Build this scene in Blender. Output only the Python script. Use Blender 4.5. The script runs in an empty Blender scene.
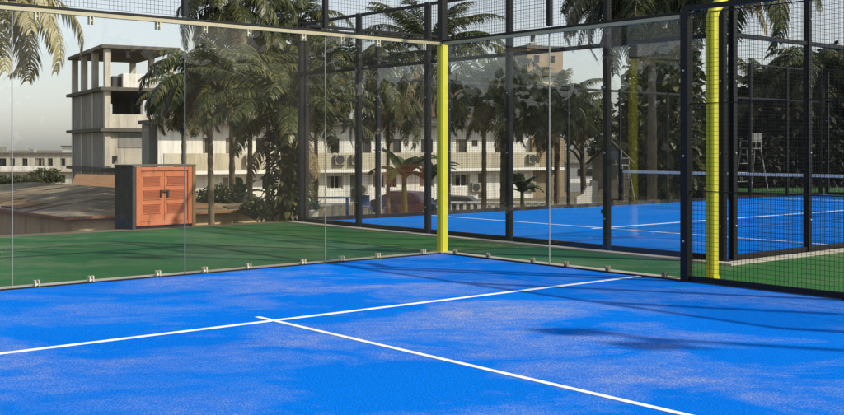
import bpy, math, random
from math import sin, cos, pi, radians, sqrt
from mathutils import Vector, Matrix

SC = bpy.context.scene
COL = SC.collection
R = random.Random(7)

# ------------------------------------------------------------------ frames
F = 1073.0                      # focal length in photo pixels (844 wide)
EYE = 1.497
TH = radians(40.06)
U = Vector((-cos(TH), -sin(TH), 0))      # along the back wall, to the left
V = Vector((sin(TH), -cos(TH), 0))       # along the side wall, towards the viewer
CORNER = Vector((0.28, 15.15, 0))

def C(a, b, z=0.0):
    p = CORNER + U * a + V * b
    return Vector((p.x, p.y, z))

def X(px, Y):
    return (px - 422.0) * Y / F

def Zp(py, Y):
    return EYE - (py - 148.4) * Y / F

def ang(v):
    return math.atan2(v.y, v.x)

# ------------------------------------------------------------------ mesh builder
class MB:
    def __init__(s):
        s.v = []; s.f = []; s.m = []; s.mats = []; s.cur = 0

    def mat(s, m):
        if m not in s.mats:
            s.mats.append(m)
        s.cur = s.mats.index(m)
        return s

    def add(s, vs, fs):
        o = len(s.v)
        s.v.extend([tuple(p) for p in vs])
        for f in fs:
            s.f.append([i + o for i in f]); s.m.append(s.cur)

    def box(s, x0, x1, y0, y1, z0, z1):
        s.add([(x0, y0, z0), (x1, y0, z0), (x1, y1, z0), (x0, y1, z0), (x0, y0, z1), (x1, y0, z1), (x1, y1, z1), (x0, y1, z1)],
              [(0, 3, 2, 1), (4, 5, 6, 7), (0, 1, 5, 4), (1, 2, 6, 5), (2, 3, 7, 6), (3, 0, 4, 7)])

    def bbox(s, x0, x1, y0, y1, z0, z1, c=0.01):
        # box with chamfered edges (on the four vertical and the top edges)
        p = [(x0 + c, y0), (x1 - c, y0), (x1, y0 + c), (x1, y1 - c), (x1 - c, y1), (x0 + c, y1), (x0, y1 - c), (x0, y0 + c)]
        cx, cy = (x0 + x1) / 2, (y0 + y1) / 2
        def ins(q):
            return (min(max(q[0], x0 + c), x1 - c), min(max(q[1], y0 + c), y1 - c))
        vs = [(q[0], q[1], z0) for q in p] + [(q[0], q[1], z1 - c) for q in p] + [(ins(q)[0] * .999 + cx * .001, ins(q)[1] * .999 + cy * .001, z1) for q in p]
        fs = [tuple(range(7, -1, -1)), tuple(range(16, 24))]
        for k in range(8):
            n = (k + 1) % 8
            fs += [(k, n, 8 + n, 8 + k), (8 + k, 8 + n, 16 + n, 16 + k)]
        s.add(vs, fs)

    def prism(s, poly, z0, z1):
        n = len(poly)
        vs = [(p[0], p[1], z0) for p in poly] + [(p[0], p[1], z1) for p in poly]
        fs = [tuple(range(n - 1, -1, -1)), tuple(range(n, 2 * n))]
        for k in range(n):
            j = (k + 1) % n
            fs.append((k, j, n + j, n + k))
        s.add(vs, fs)

    def side(s, poly, y0, y1):
        # polygon in xz extruded along y
        n = len(poly)
        vs = [(p[0], y0, p[1]) for p in poly] + [(p[0], y1, p[1]) for p in poly]
        fs = [tuple(range(n)), tuple(range(2 * n - 1, n - 1, -1))]
        for k in range(n):
            j = (k + 1) % n
            fs.append((j, k, n + k, n + j))
        s.add(vs, fs)

    def tube(s, pts, rad, n=8, cap=True):
        pts = [Vector(p) for p in pts]
        if not isinstance(rad, (list, tuple)):
            rad = [rad] * len(pts)
        o = len(s.v)
        up = Vector((0, 0, 1))
        for i, p in enumerate(pts):
            d = (pts[min(i + 1, len(pts) - 1)] - pts[max(i - 1, 0)]).normalized()
            if i == 0:
                a = d.cross(up)
                if a.length < 1e-3:
                    a = d.cross(Vector((0, 1, 0)))
            else:
                a = prev - d * prev.dot(d)
            a.normalize(); prev = a.copy(); b = d.cross(a)
            for k in range(n):
                t = 2 * pi * k / n
                s.v.append(tuple(p + a * (cos(t) * rad[i]) + b * (sin(t) * rad[i])))
        for i in range(len(pts) - 1):
            for k in range(n):
                j = (k + 1) % n
                s.f.append([o + i * n + k, o + (i + 1) * n + k, o + (i + 1) * n + j, o + i * n + j]); s.m.append(s.cur)
        if cap:
            e = o + (len(pts) - 1) * n
            a0 = [s.v[o + k] for k in range(n)]; a1 = [s.v[e + k] for k in range(n)]
            s.add(a0, [tuple(range(n))]); s.add(a1, [tuple(range(n - 1, -1, -1))])

    def lathe(s, prof, n=16, c=(0, 0, 0)):
        o = len(s.v)
        for r, z in prof:
            for k in range(n):
                t = 2 * pi * k / n
                s.v.append((c[0] + r * cos(t), c[1] + r * sin(t), c[2] + z))
        for i in range(len(prof) - 1):
            for k in range(n):
                j = (k + 1) % n
                s.f.append([o + i * n + k, o + i * n + j, o + (i + 1) * n + j, o + (i + 1) * n + k]); s.m.append(s.cur)
        s.f.append([o + k for k in range(n - 1, -1, -1)]); s.m.append(s.cur)
        e = o + (len(prof) - 1) * n
        s.f.append([e + k for k in range(n)]); s.m.append(s.cur)

    def disc_y(s, cx, y0, y1, cz, r, n=18):
        vs = [(cx + r * cos(2 * pi * k / n), y0, cz + r * sin(2 * pi * k / n)) for k in range(n)]
        vs += [(p[0], y1, p[2]) for p in vs[:n]]
        fs = [tuple(range(n)), tuple(range(2 * n - 1, n - 1, -1))]
        for k in range(n):
            j = (k + 1) % n
            fs.append((j, k, n + k, n + j))
        s.add(vs, fs)

    def mesh(s, name, default=None, smooth=False):
        me = bpy.data.meshes.new(name)
        me.from_pydata(s.v, [], s.f)
        for m in (s.mats or [default]):
            me.materials.append(m)
        me.polygons.foreach_set('material_index', s.m)
        if smooth:
            me.polygons.foreach_set('use_smooth', [True] * len(s.f))
        me.update()
        return me

    def build(s, name, m=None, parent=None, smooth=False):
        return link(name, s.mesh(name, m, smooth), parent)

def link(name, data, parent=None):
    o = bpy.data.objects.new(name, data)
    COL.objects.link(o)
    if parent is not None:
        o.parent = parent
    return o

def tag(o, label=None, cat=None, group=None, kind=None):
    if label: o['label'] = label
    if cat: o['category'] = cat
    if group: o['group'] = group
    if kind: o['kind'] = kind
    return o

def thing(name, label, cat, loc=(0, 0, 0), rz=0.0, group=None):
    o = bpy.data.objects.new(name, None)
    COL.objects.link(o)
    o.empty_display_size = 0.2
    o.location = loc; o.rotation_euler = (0, 0, rz)
    return tag(o, label, cat, group)

def children(o):
    return [c for c in bpy.data.objects if c.parent == o]

def copy_tree(o, parent=None):
    c = o.copy(); COL.objects.link(c)
    if parent is not None:
        c.parent = parent
    for ch in children(o):
        copy_tree(ch, c)
    return c

# ------------------------------------------------------------------ materials
class NT:
    def __init__(s, name):
        s.m = bpy.data.materials.new(name); s.m.use_nodes = True
        s.t = s.m.node_tree; s.n = s.t.nodes; s.l = s.t.links
        s.b = s.n['Principled BSDF']; s.out = s.n['Material Output']
        s.co = s.n.new('ShaderNodeTexCoord').outputs['Object']

    def node(s, kind, **kw):
        n = s.n.new(kind)
        for k, v in kw.items():
            setattr(n, k, v)
        return n

    def mapped(s, scale):
        n = s.node('ShaderNodeMapping'); n.inputs['Scale'].default_value = scale
        s.l.new(s.co, n.inputs['Vector']); return n.outputs['Vector']

    def noise(s, scale, detail=4, rough=.6, vec=None, dist=0.0):
        n = s.node('ShaderNodeTexNoise')
        n.inputs['Scale'].default_value = scale; n.inputs['Detail'].default_value = detail
        n.inputs['Roughness'].default_value = rough; n.inputs['Distortion'].default_value = dist
        s.l.new(vec if vec is not None else s.co, n.inputs['Vector'])
        return n.outputs['Fac']

    def ramp(s, src, stops):
        n = s.node('ShaderNodeValToRGB'); e = n.color_ramp.elements
        while len(e) < len(stops): e.new(.5)
        for i, (p, c) in enumerate(stops):
            e[i].position = p
            e[i].color = (c, c, c, 1) if not isinstance(c, tuple) else (*c, 1)
        s.l.new(src, n.inputs['Fac'])
        return n.outputs['Color']

    def mix(s, fac, a, b, blend='MIX'):
        n = s.node('ShaderNodeMix', data_type='RGBA', blend_type=blend)
        for sock, v in ((n.inputs[0], fac), (n.inputs[6], a), (n.inputs[7], b)):
            if isinstance(v, tuple): sock.default_value = (*v, 1)
            elif isinstance(v, (int, float)): sock.default_value = v
            else: s.l.new(v, sock)
        return n.outputs[2]

    def bump(s, h, strength=.3, dist=.02):
        n = s.node('ShaderNodeBump'); n.inputs['Strength'].default_value = strength; n.inputs['Distance'].default_value = dist
        s.l.new(h, n.inputs['Height']); s.l.new(n.outputs['Normal'], s.b.inputs['Normal'])

    def color(s, c):
        if isinstance(c, tuple): s.b.inputs['Base Color'].default_value = (*c, 1)
        else: s.l.new(c, s.b.inputs['Base Color'])
        return s

    def rough(s, r, metal=0.0, spec=None):
        s.b.inputs['Roughness'].default_value = r; s.b.inputs['Metallic'].default_value = metal
        if spec is not None: s.b.inputs['Specular IOR Level'].default_value = spec
        return s

def plain(name, c, r=.6, metal=0.0, var=.15, scale=6.0, spec=None):
    t = NT(name)
    d = tuple(x * (1 - var) for x in c); l = tuple(min(1, x * (1 + var)) for x in c)
    t.color(t.mix(t.noise(scale), d, l)).rough(r, metal, spec)
    return t.m

def concrete(name, c, stain=.5, scale=.6, streak=True):
    t = NT(name)
    dark = tuple(x * (1 - stain) for x in c)
    n1 = t.ramp(t.noise(scale, 8, .65), [(.35, 0.0), (.7, 1.0)])
    col = t.mix(n1, dark, c)
    if streak:
        n2 = t.ramp(t.noise(1.0, 6, .7, t.mapped((2.2, 2.2, .18))), [(.47, 0.0), (.66, 1.0)])
        col = t.mix(n2, col, tuple(x * .4 for x in c))
    n3 = t.noise(14, 6, .7)
    col = t.mix(.35, col, t.ramp(n3, [(.3, tuple(x * .6 for x in c)), (.7, tuple(min(1, x * 1.15) for x in c))]))
    t.color(col).rough(.9, 0, .2)
    t.bump(n3, .35, .02)
    return t.m

def leafmat(name, a, b, c=None, r=.55, trans=.0):
    t = NT(name)
    g = t.node('ShaderNodeNewGeometry').outputs['Random Per Island']
    stops = [(0.0, a), (.7, b)] + ([(1.0, c)] if c else [])
    t.color(t.ramp(g, stops)).rough(r, 0, .35)
    if trans:
        tr = t.node('ShaderNodeBsdfTranslucent')
        t.l.new(t.ramp(g, [(0, tuple(x * 1.3 for x in a)), (.8, tuple(x * 1.5 for x in b))]), tr.inputs['Color'])
        mx = t.node('ShaderNodeMixShader'); mx.inputs[0].default_value = trans
        t.l.new(t.b.outputs[0], mx.inputs[1]); t.l.new(tr.outputs[0], mx.inputs[2])
        t.l.new(mx.outputs[0], t.out.inputs['Surface'])
    return t.m

def glass(name, tint, dust, f0=.02):
    # architectural pane: Schlick reflection over a clear transmission, a film of dust on it
    t = NT(name)
    geo = t.node('ShaderNodeNewGeometry')
    dot = t.node('ShaderNodeVectorMath', operation='DOT_PRODUCT')
    t.l.new(geo.outputs['Normal'], dot.inputs[0]); t.l.new(geo.outputs['Incoming'], dot.inputs[1])
    def math_(op, a, b=None):
        n = t.node('ShaderNodeMath', operation=op)
        for i, v in enumerate((a, b)):
            if v is None: continue
            if isinstance(v, (int, float)): n.inputs[i].default_value = v
            else: t.l.new(v, n.inputs[i])
        return n.outputs[0]
    k = math_('POWER', math_('SUBTRACT', 1.0, math_('ABSOLUTE', dot.outputs['Value'])), 5.0)
    fr = math_('ADD', f0, math_('MULTIPLY', k, .9))
    tr = t.node('ShaderNodeBsdfTransparent'); tr.inputs['Color'].default_value = (*tint, 1)
    gl = t.node('ShaderNodeBsdfGlossy'); gl.inputs['Roughness'].default_value = 0.0; gl.inputs['Color'].default_value = (1, 1, 1, 1)
    df = t.node('ShaderNodeBsdfDiffuse'); df.inputs['Color'].default_value = (.42, .4, .34, 1)
    m1 = t.node('ShaderNodeMixShader'); t.l.new(fr, m1.inputs[0]); t.l.new(tr.outputs[0], m1.inputs[1]); t.l.new(gl.outputs[0], m1.inputs[2])
    d = t.ramp(t.noise(1.3, 6, .7, t.mapped((1, 1, .6))), [(.3, dust * .4), (.75, dust * 1.6)])
    m2 = t.node('ShaderNodeMixShader'); t.l.new(d, m2.inputs[0]); t.l.new(m1.outputs[0], m2.inputs[1]); t.l.new(df.outputs[0], m2.inputs[2])
    t.l.new(m2.outputs[0], t.out.inputs['Surface'])
    return t.m

def turf(name, base, dark, sandc, sand, grain=70, patch=.42):
    t = NT(name)
    big = t.noise(.28, 3, .55)
    col = t.mix(t.ramp(big, [(.3, 0.0), (.7, 1.0)]), dark, base)
    # drifts of infill sand with ragged edges
    drift = t.noise(.55, 9, .66, t.mapped((1.0, 1.5, 1)), .5)
    m = t.ramp(drift, [(.45, 0.0), (.62, sand)])
    fine = t.ramp(t.noise(5.0, 8, .75, t.mapped((1.0, 1.35, 1)), .6), [(.36, .12), (.62, 1.0)])
    m = t.mix(.8, m, fine, 'MULTIPLY')
    area = t.ramp(t.noise(.16, 2, .5), [(.36, .15), (.6, 1.0)])
    m = t.mix(1.0, m, area, 'MULTIPLY')
    g = t.noise(grain, 3, .8)
    speck = t.ramp(g, [(.38, .15), (.64, 1.0)])
    m = t.mix(1.0, m, speck, 'MULTIPLY')
    col = t.mix(m, col, sandc)
    col = t.mix(.55, col, t.ramp(g, [(.28, .2), (.7, 1.3)]), 'MULTIPLY')
    t.color(col).rough(1.0, 0, .04)
    t.bump(g, .8, .012)
    return t.m

M = {}
M['blue'] = turf('blue_turf', (.0, .20, .84), (.0, .165, .76), (.50, .49, .49), .88)
M['blue_far'] = turf('far_blue_turf', (.0, .195, .76), (.0, .16, .68), (.36, .40, .46), .25)
M['green'] = turf('green_turf', (.050, .168, .055), (.027, .10, .035), (.36, .37, .24), .75, 55)
def worn_line():
    t = NT('line_paint')
    f = t.ramp(t.noise(90, 4, .75), [(.56, 0.0), (.74, .8)])
    c = t.mix(f, (.80, .80, .77), (.22, .38, .70))
    c = t.mix(t.ramp(t.noise(2.5, 6, .7), [(.45, 0.0), (.75, .5)]), c, (.52, .54, .58))
    t.color(c).rough(.95, 0, .05)
    return t.m
M['line'] = worn_line()
M['black'] = plain('black_paint', (.007, .007, .008), .45, 0, .3, 12, .3)
M['wire'] = plain('mesh_wire', (.006, .006, .006), .6, 0, .2, 12, .2)
def scuffed_yellow():
    t = NT('yellow_paint')
    c = t.mix(t.noise(3, 5, .6), (.52, .48, .02), (.64, .62, .03))
    f = t.ramp(t.noise(7.0, 8, .75, t.mapped((1, 1, .35))), [(.6, 0.0), (.74, .7)])
    c = t.mix(f, c, (.24, .20, .05))
    t.color(c).rough(.5, 0, .4); t.bump(t.noise(25, 4, .6), .15, .004)
    return t.m
M['yellow'] = scuffed_yellow()
M['cream'] = plain('cream_metal', (.62, .56, .38), .45, 0, .15, 9)
M['brass'] = plain('brassy_channel', (.42, .37, .22), .45, 0, .2, 9)
M['clamp'] = plain('shaded_cream_clamp', (.20, .18, .13), .5, 0, .2, 9)  # cream brackets on the shaded wall: shade put into the colour
M['chair_grey'] = plain('chair_grey', (.24, .24, .23), .6)
M['steel'] = plain('bolt_steel', (.65, .65, .66), .3, .9, .1, 9)
M['glint_lens'] = plain('glint_lens_grey', (.28, .29, .28), .6, 0, .1, 9)  # pale grey for painted pane-edge highlights, also the floodlight lens
M['kerb'] = concrete('kerb_concrete', (.46, .43, .36), .35, 2.0, False)
M['glass_clear'] = glass('clear_glass', (.985, .988, .983), .006, .010)
M['glass_dusty'] = glass('dusty_glass', (.95, .94, .90), .02, .014)
M['glass_far'] = glass('far_glass', (.985, .99, .985), .008, .042)
M['glass_side'] = glass('side_glass', (.975, .98, .975), .01, .018)
M['soil'] = concrete('soil', (.20, .15, .10), .45, .5, False)
M['ground'] = concrete('dry_ground', (.22, .18, .12), .5, .07, False)
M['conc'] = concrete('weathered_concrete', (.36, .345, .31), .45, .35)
M['conc_lit'] = concrete('sunlit_concrete', (.60, .555, .45), .3, .4)  # paler copy of the concrete, sunlight put into its colour
M['conc_dark'] = concrete('dark_concrete', (.10, .10, .095), .6, .9)  # much darker concrete, blotched and streaked
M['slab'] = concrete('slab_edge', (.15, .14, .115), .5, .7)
M['white_wall'] = concrete('white_wall', (.84, .81, .73), .14, .25)
M['parapet'] = concrete('beige_parapet', (.60, .54, .41), .22, .6)
M['white'] = plain('white_paint', (.76, .75, .71), .55, 0, .08, 5)
M['brick_wall'] = concrete('brown_brick', (.36, .27, .17), .4, 2.2)
M['roof_brown'] = concrete('brown_roof', (.15, .10, .065), .5, 1.2)
def rusted(name, c):
    t = NT(name)
    col = t.mix(t.noise(3, 6, .65), tuple(x * .72 for x in c), c)
    r = t.ramp(t.noise(5.0, 8, .72, t.mapped((1, 1, .5))), [(.56, 0.0), (.70, .85)])
    col = t.mix(r, col, (.16, .07, .035))
    f = t.ramp(t.noise(2.2, 5, .6), [(.5, 0.0), (.8, .45)])
    col = t.mix(f, col, (.55, .30, .20))
    t.color(col).rough(.7, 0, .25); t.bump(t.noise(30, 4, .7), .2, .004)
    return t.m
M['orange'] = rusted('orange_paint', (.56, .18, .085))
M['orange_dark'] = plain('orange_slot', (.40, .115, .055), .6, 0, .2, 3)
M['winglass'] = plain('window_glass', (.02, .022, .025), .12, 0, .3, 2)
M['dark'] = plain('dark_grille', (.03, .03, .03), .6, 0, .3, 6)
M['trunk'] = concrete('palm_trunk', (.24, .19, .13), .45, 3.0, False)
M['bark'] = concrete('bark', (.10, .075, .05), .5, 3.0)
M['frond'] = leafmat('palm_leaf', (.026, .042, .013), (.085, .10, .032), (.24, .21, .09), .38, .25)  # palest random leaf tone paints sun highlights on the fronds
M['frond_dry'] = leafmat('dry_leaf', (.15, .11, .05), (.28, .22, .11), (.36, .29, .15), .7, .2)
M['frond_gold'] = leafmat('golden_leaf', (.17, .15, .06), (.36, .32, .16), (.46, .41, .22), .6, .2)
M['leaf'] = leafmat('leaf', (.018, .028, .010), (.06, .072, .024), (.17, .155, .06), .5, .15)
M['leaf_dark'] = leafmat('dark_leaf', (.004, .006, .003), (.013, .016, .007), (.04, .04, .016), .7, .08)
M['leaf_mid'] = leafmat('olive_leaf', (.025, .035, .012), (.075, .08, .026), (.15, .135, .05), .5, .2)
M['banana'] = leafmat('banana_leaf', (.04, .07, .018), (.10, .14, .04), None, .4, .3)
M['teal'] = leafmat('teal_leaf', (.02, .06, .06), (.04, .12, .12), None, .5, .1)
M['car_blue'] = plain('dark_blue_car_paint', (.012, .026, .075), .25, 0, .1, 3)
M['car_black'] = plain('dark_car_paint', (.03, .026, .022), .25, 0, .1, 3)
M['tyre'] = plain('rubber', (.015, .015, .015), .8)
M['bluepaint'] = plain('blue_bench_paint', (.04, .12, .30), .5)
M['net'] = plain('net_cord', (.012, .014, .016), .8)

def rusty_sheet():
    t = NT('rusty_roofing')
    n = t.ramp(t.noise(.45, 8, .68), [(.38, 0.0), (.66, 1.0)])
    c = t.mix(n, (.20, .17, .115), (.36, .30, .20))
    r = t.ramp(t.noise(.9, 7, .7, t.mapped((.5, 1.6, 1))), [(.5, 0.0), (.64, 1.0)])
    c = t.mix(r, c, (.15, .075, .035))
    k = t.ramp(t.noise(3.0, 6, .7, t.mapped((.6, 1, 1))), [(.42, .55), (.6, 1.1)])
    c = t.mix(.8, c, k, 'MULTIPLY')
    w = t.node('ShaderNodeTexWave', wave_type='BANDS', bands_direction='X'); w.inputs['Scale'].default_value = 3.0
    t.l.new(t.co, w.inputs['Vector'])
    t.bump(w.outputs['Fac'], .5, .05)
    t.color(c).rough(.85, 0, .2)
    return t.m
M['rust'] = rusty_sheet()
M['ac_case'] = concrete('stained_casing', (.40, .36, .27), .4, 1.5)
M['curtain'] = concrete('curtain', (.34, .30, .23), .25, 1.5)
M['ochre'] = concrete('ochre_plaster', (.60, .46, .27), .3, .5)
M['eave'] = concrete('rusty_eave', (.30, .17, .09), .4, 2.0, False)

# ------------------------------------------------------------------ camera, world, sun
cd = bpy.data.cameras.new('camera')
cam = bpy.data.objects.new('camera', cd); COL.objects.link(cam)
cam.location = (0, 0, EYE); cam.rotation_euler = (radians(90), 0, 0)
cd.sensor_width = 36.0; cd.lens = 36.0 * F / 844.0
cd.shift_y = -(207.5 - 148.4) / 844.0
cd.clip_start = .05; cd.clip_end = 6000
SC.camera = cam

SUN_EL = radians(37); SUN_BEHIND = radians(20)
to_sun = Vector((cos(SUN_EL) * cos(SUN_BEHIND), -cos(SUN_EL) * sin(SUN_BEHIND), sin(SUN_EL)))
sd = bpy.data.lights.new('sun', 'SUN'); sd.energy = 4.2; sd.angle = radians(.9); sd.color = (1.0, .93, .80)
sun = bpy.data.objects.new('sun', sd); COL.objects.link(sun)
sun.rotation_euler = to_sun.to_track_quat('Z', 'Y').to_euler(); sun.location = (30, -10, 30)

w = bpy.data.worlds.new('World'); SC.world = w; w.use_nodes = True
wn = w.node_tree.nodes; wl = w.node_tree.links
sky = wn.new('ShaderNodeTexSky'); sky.sky_type = 'NISHITA'; sky.sun_disc = False
sky.sun_elevation = SUN_EL
sky.sun_rotation = math.atan2(to_sun.x, to_sun.y)
sky.dust_density = 1.2; sky.air_density = 1.0; sky.ozone_density = 1.0
hs = wn.new('ShaderNodeHueSaturation'); hs.inputs['Saturation'].default_value = .45
bg = wn['Background']; bg.inputs['Strength'].default_value = .14
wl.new(sky.outputs[0], hs.inputs['Color']); wl.new(hs.outputs[0], bg.inputs['Color'])

SC.render.engine = 'CYCLES'
SC.view_settings.view_transform = 'Standard'; SC.view_settings.look = 'None'
SC.view_settings.gamma = 1; SC.view_settings.exposure = 0.15; SC.view_settings.use_curve_mapping = False
cy = SC.cycles
cy.transparent_max_bounces = 48; cy.max_bounces = 8; cy.glossy_bounces = 5; cy.diffuse_bounces = 3; cy.transmission_bounces = 6
cy.use_denoising = True; cy.denoiser = 'OPENIMAGEDENOISE'
cy.caustics_reflective = False; cy.caustics_refractive = False
cy.sample_clamp_indirect = 4.0

# ------------------------------------------------------------------ ground, terrace, turf, lines
def poly_ab(pts):
    out = [tuple(C(a, b).xy) for a, b in pts]
    area = sum(out[i][0] * out[(i + 1) % len(out)][1] - out[(i + 1) % len(out)][0] * out[i][1] for i in range(len(out)))
    return out if area > 0 else out[::-1]

def sm(a, b, x):
    t = min(1, max(0, (x - a) / (b - a))); return t * t * (3 - 2 * t)
GZ = -2.6
def ground_z(y):
    return GZ - 2.6 * sm(95, 170, y)
gm = MB()
ys = [-300, -60, 20, 60, 95, 105, 115, 125, 135, 145, 155, 170, 220, 400, 1000, 4000]
xs = [-3000, -600, -200, -80, -40, -20, 0, 20, 40, 80, 200, 600, 3000]
vs = [(x, y, ground_z(y)) for y in ys for x in xs]
nx = len(xs)
gm.add(vs, [(j * nx + i, j * nx + i + 1, (j + 1) * nx + i + 1, (j + 1) * nx + i) for j in range(len(ys) - 1) for i in range(nx - 1)])
tag(gm.build('ground', M['ground'], smooth=True), kind='structure')

EDGE = -7.4
tb = MB(); tb.prism(poly_ab([(40, EDGE), (-22.6, EDGE), (-22.6, -11.5), (-48.5, -30.9), (-70, -31), (-70, 40), (40, 40)]), GZ - .3, 0.0)
tag(tb.build('terrace_ground', M['soil']), kind='structure')
tg = MB(); tg.prism(poly_ab([(39, -6.9), (-22.4, -6.9), (-22.4, -11.2), (-33, -19), (-60, -19), (-60, 39), (39, 39)]), 0.0005, .004)
tag(tg.build('green_turf', M['green']), kind='structure')
t1 = MB(); t1.prism(poly_ab([(.01, .01), (10, .01), (10, 20), (.01, 20)]), .0045, .012)
tag(t1.build('blue_court', M['blue']), kind='structure')
A2, B2 = -2.08, 3.25
t2 = MB(); t2.prism(poly_ab([(A2 - .01, B2 - .01), (A2 - 20, B2 - .01), (A2 - 20, B2 - 9.99), (A2 - .01, B2 - 9.99)]), .0045, .012)
tag(t2.build('far_blue_court', M['blue_far']), kind='structure')

def line(a0, a1, b0, b1):
    m = MB(); m.prism(poly_ab([(a0, b0), (a1, b0), (a1, b1), (a0, b1)]), .0125, .0165)
    tag(m.build('court_line', M['line']), kind='structure')
SL = 3.52
line(.02, 9.98, SL - .028, SL + .028)
line(5.0 - .026, 5.0 + .026, SL + .03, 16.5)
line(5.0 - .026, 5.0 + .026, SL - .26, SL - .03)
line(A2 - 3.4 - .03, A2 - 3.4 + .03, B2 - 9.97, B2 - .03)
line(A2 - 16.6 - .03, A2 - 16.6 + .03, B2 - 9.97, B2 - .03)
line(A2 - 16.56, A2 - 3.44, B2 - 5.03, B2 - 4.97)
line(A2 - 3.36, A2 - 3.12, B2 - 5.03, B2 - 4.97)

def kerb(a0, a1, b0, b1, z=.028):
    m = MB(); m.prism(poly_ab([(a0, b0), (a1, b0), (a1, b1), (a0, b1)]), .0046, z)
    tag(m.build('kerb', M['kerb']), kind='structure')
kerb(-.17, 10.0, -.17, -.012)
kerb(-.17, -.012, -.012, 20)
kerb(A2 + .06, A2 + .26, B2 - 10.0, B2 + .26)
kerb(A2 + .06, A2 - 20, B2 + .06, B2 + .26)
kerb(A2 + .06, A2 - 20, B2 - 10.2, B2 - 10.02)

# ------------------------------------------------------------------ court enclosures
PANE = {}
def pane_mesh(wd, h, key, m):
    k = (round(wd, 3), round(h, 3), key)
    if k not in PANE:
        b = MB(); b.box(-wd / 2, wd / 2, -.006, .006, 0, h); PANE[k] = b.mesh('glass_pane', m)
    return PANE[k]

MESHP = {}
def wire_mesh(wd, h, cell=.05, wr=.0014):
    k = (round(wd, 3), round(h, 3))
    if k in MESHP: return MESHP[k]
    b = MB()
    def bar(p, q, r, ax):
        d = (0, 1, 2)
        if ax == 'z':
            c = [(p[0] - r, p[1] - r), (p[0] + r, p[1] - r), (p[0] + r, p[1] + r), (p[0] - r, p[1] + r)]
            vs = [(x, y, p[2]) for x, y in c] + [(x, y, q[2]) for x, y in c]
        else:
            c = [(p[1] - r, p[2] - r), (p[1] + r, p[2] - r), (p[1] + r, p[2] + r), (p[1] - r, p[2] + r)]
            vs = [(p[0], y, z) for y, z in c] + [(q[0], y, z) for y, z in c]
        b.add(vs, [(i, (i + 1) % 4, 4 + (i + 1) % 4, 4 + i) for i in range(4)])
    n = int(round(wd / cell))
    for i in range(n + 1):
        x = -wd / 2 + wd * i / n
        bar((x, 0, 0), (x, 0, h), wr, 'z')
    n = int(round(h / cell))
    for i in range(n + 1):
        z = h * i / n
        bar((-wd / 2, wr * 1.9, z), (wd / 2, wr * 1.9, z), wr, 'x')
    MESHP[k] = b.mesh('mesh_panel', M['wire'])
    return MESHP[k]

def put(parent, name, data, loc):
    o = link(name, data, parent); o.location = loc; return o

def h_bracket(mt, d):
    b = MB()
    for s in (-1, 1):
        b.bbox(s * .02 - .007, s * .02 + .007, -d, d, 0, .088, .003)
    b.bbox(-.0129, .0129, -.018, .018, .032, .052, .003)
    return b.mesh('bracket', M[mt])
HB = h_bracket('cream', .028)
HS = h_bracket('clamp', .02)  # side-wall copy, coloured darker for its shaded inner face

def post_mesh(h, s=.045, bolts=True):
    b = MB(); b.mat(M['black']); b.bbox(-s, s, -s, s, 0, h, .004)
    if h > 1.5: b.bbox(-.09, .09, -.075, .075, 0, .012, .003)
    if bolts:
        b.mat(M['steel'])
        z = .45
        while z < h:
            for sy in (-1, 1):
                b.lathe([(.013, 0), (.013, .012), (.006, .018)], 8, (0, 0, 0))
                # turn the last bolt to lie on the face
                for i in range(len(b.v) - 24, len(b.v)):
                    x, y, zz = b.v[i]
                    b.v[i] = (x, sy * (s + zz), z + y)
            z += .95
    return b.mesh('post', M['black'])
P4, P3, P1 = post_mesh(4.0), post_mesh(3.0), post_mesh(.94, .032, False)
P3T = post_mesh(3.02, .05)
PT = post_mesh(3.0, .03)

def rail(parent, name, x0, x1, z, hh=.03, d=.03, y=0.0, m='black'):
    b = MB(); b.bbox(x0, x1, y - d, y + d, z - hh, z + hh, .004)
    return b.build(name, M[m], parent)

# the court's own back wall: frameless panes, a rail on top, mesh above it
bw = thing('glass_wall', 'long frameless glass back wall with cream clamps on the near blue court', 'glass wall', C(0, 0), ang(U))
for i in range(5):
    x0, x1 = (.05 if i == 0 else i * 2.0), (i + 1) * 2.0
    key = ['glass_side', 'glass_dusty', 'glass_clear', 'glass_clear', 'glass_clear'][i]
    o = put(bw, 'glass_pane', pane_mesh(x1 - x0 - .012, 2.93, key, M[key]), ((x0 + x1) / 2, 0, .03))
    if i == 1: o['label'] = 'dusty tan-tinted glass pane'
    if i:
        b = MB(); b.box(x0 - .004, x0 + .004, -.0075, .0075, .03, 2.955); b.build('joint_glint', M['glint_lens'], bw)  # pale strip stands for the highlight on the pane edges
    for q in (.17, .57, .87):
        x = x0 + q * 2.0 - (.05 if i == 0 else 0)
        for z in (.0, 2.865):
            put(bw, 'bracket', HB, (x, 0, z + .002))
    put(bw, 'mesh_panel', wire_mesh(1.93, .93), ((x0 + x1) / 2, 0, 3.05))
    if i: put(bw, 'post', P1, (x0, 0, 3.052))
rail(bw, 'top_rail', -.05, 10.0, 3.013, .013, .035)
rail(bw, 'glass_channel', .02, 10.0, 2.975, .022, .03, 0, 'brass')
rail(bw, 'mesh_rail', -.05, 10.0, 4.02, .03, .03)
rail(bw, 'base_rail', .02, 10.0, .0165, .0115, .012, .02)

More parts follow.
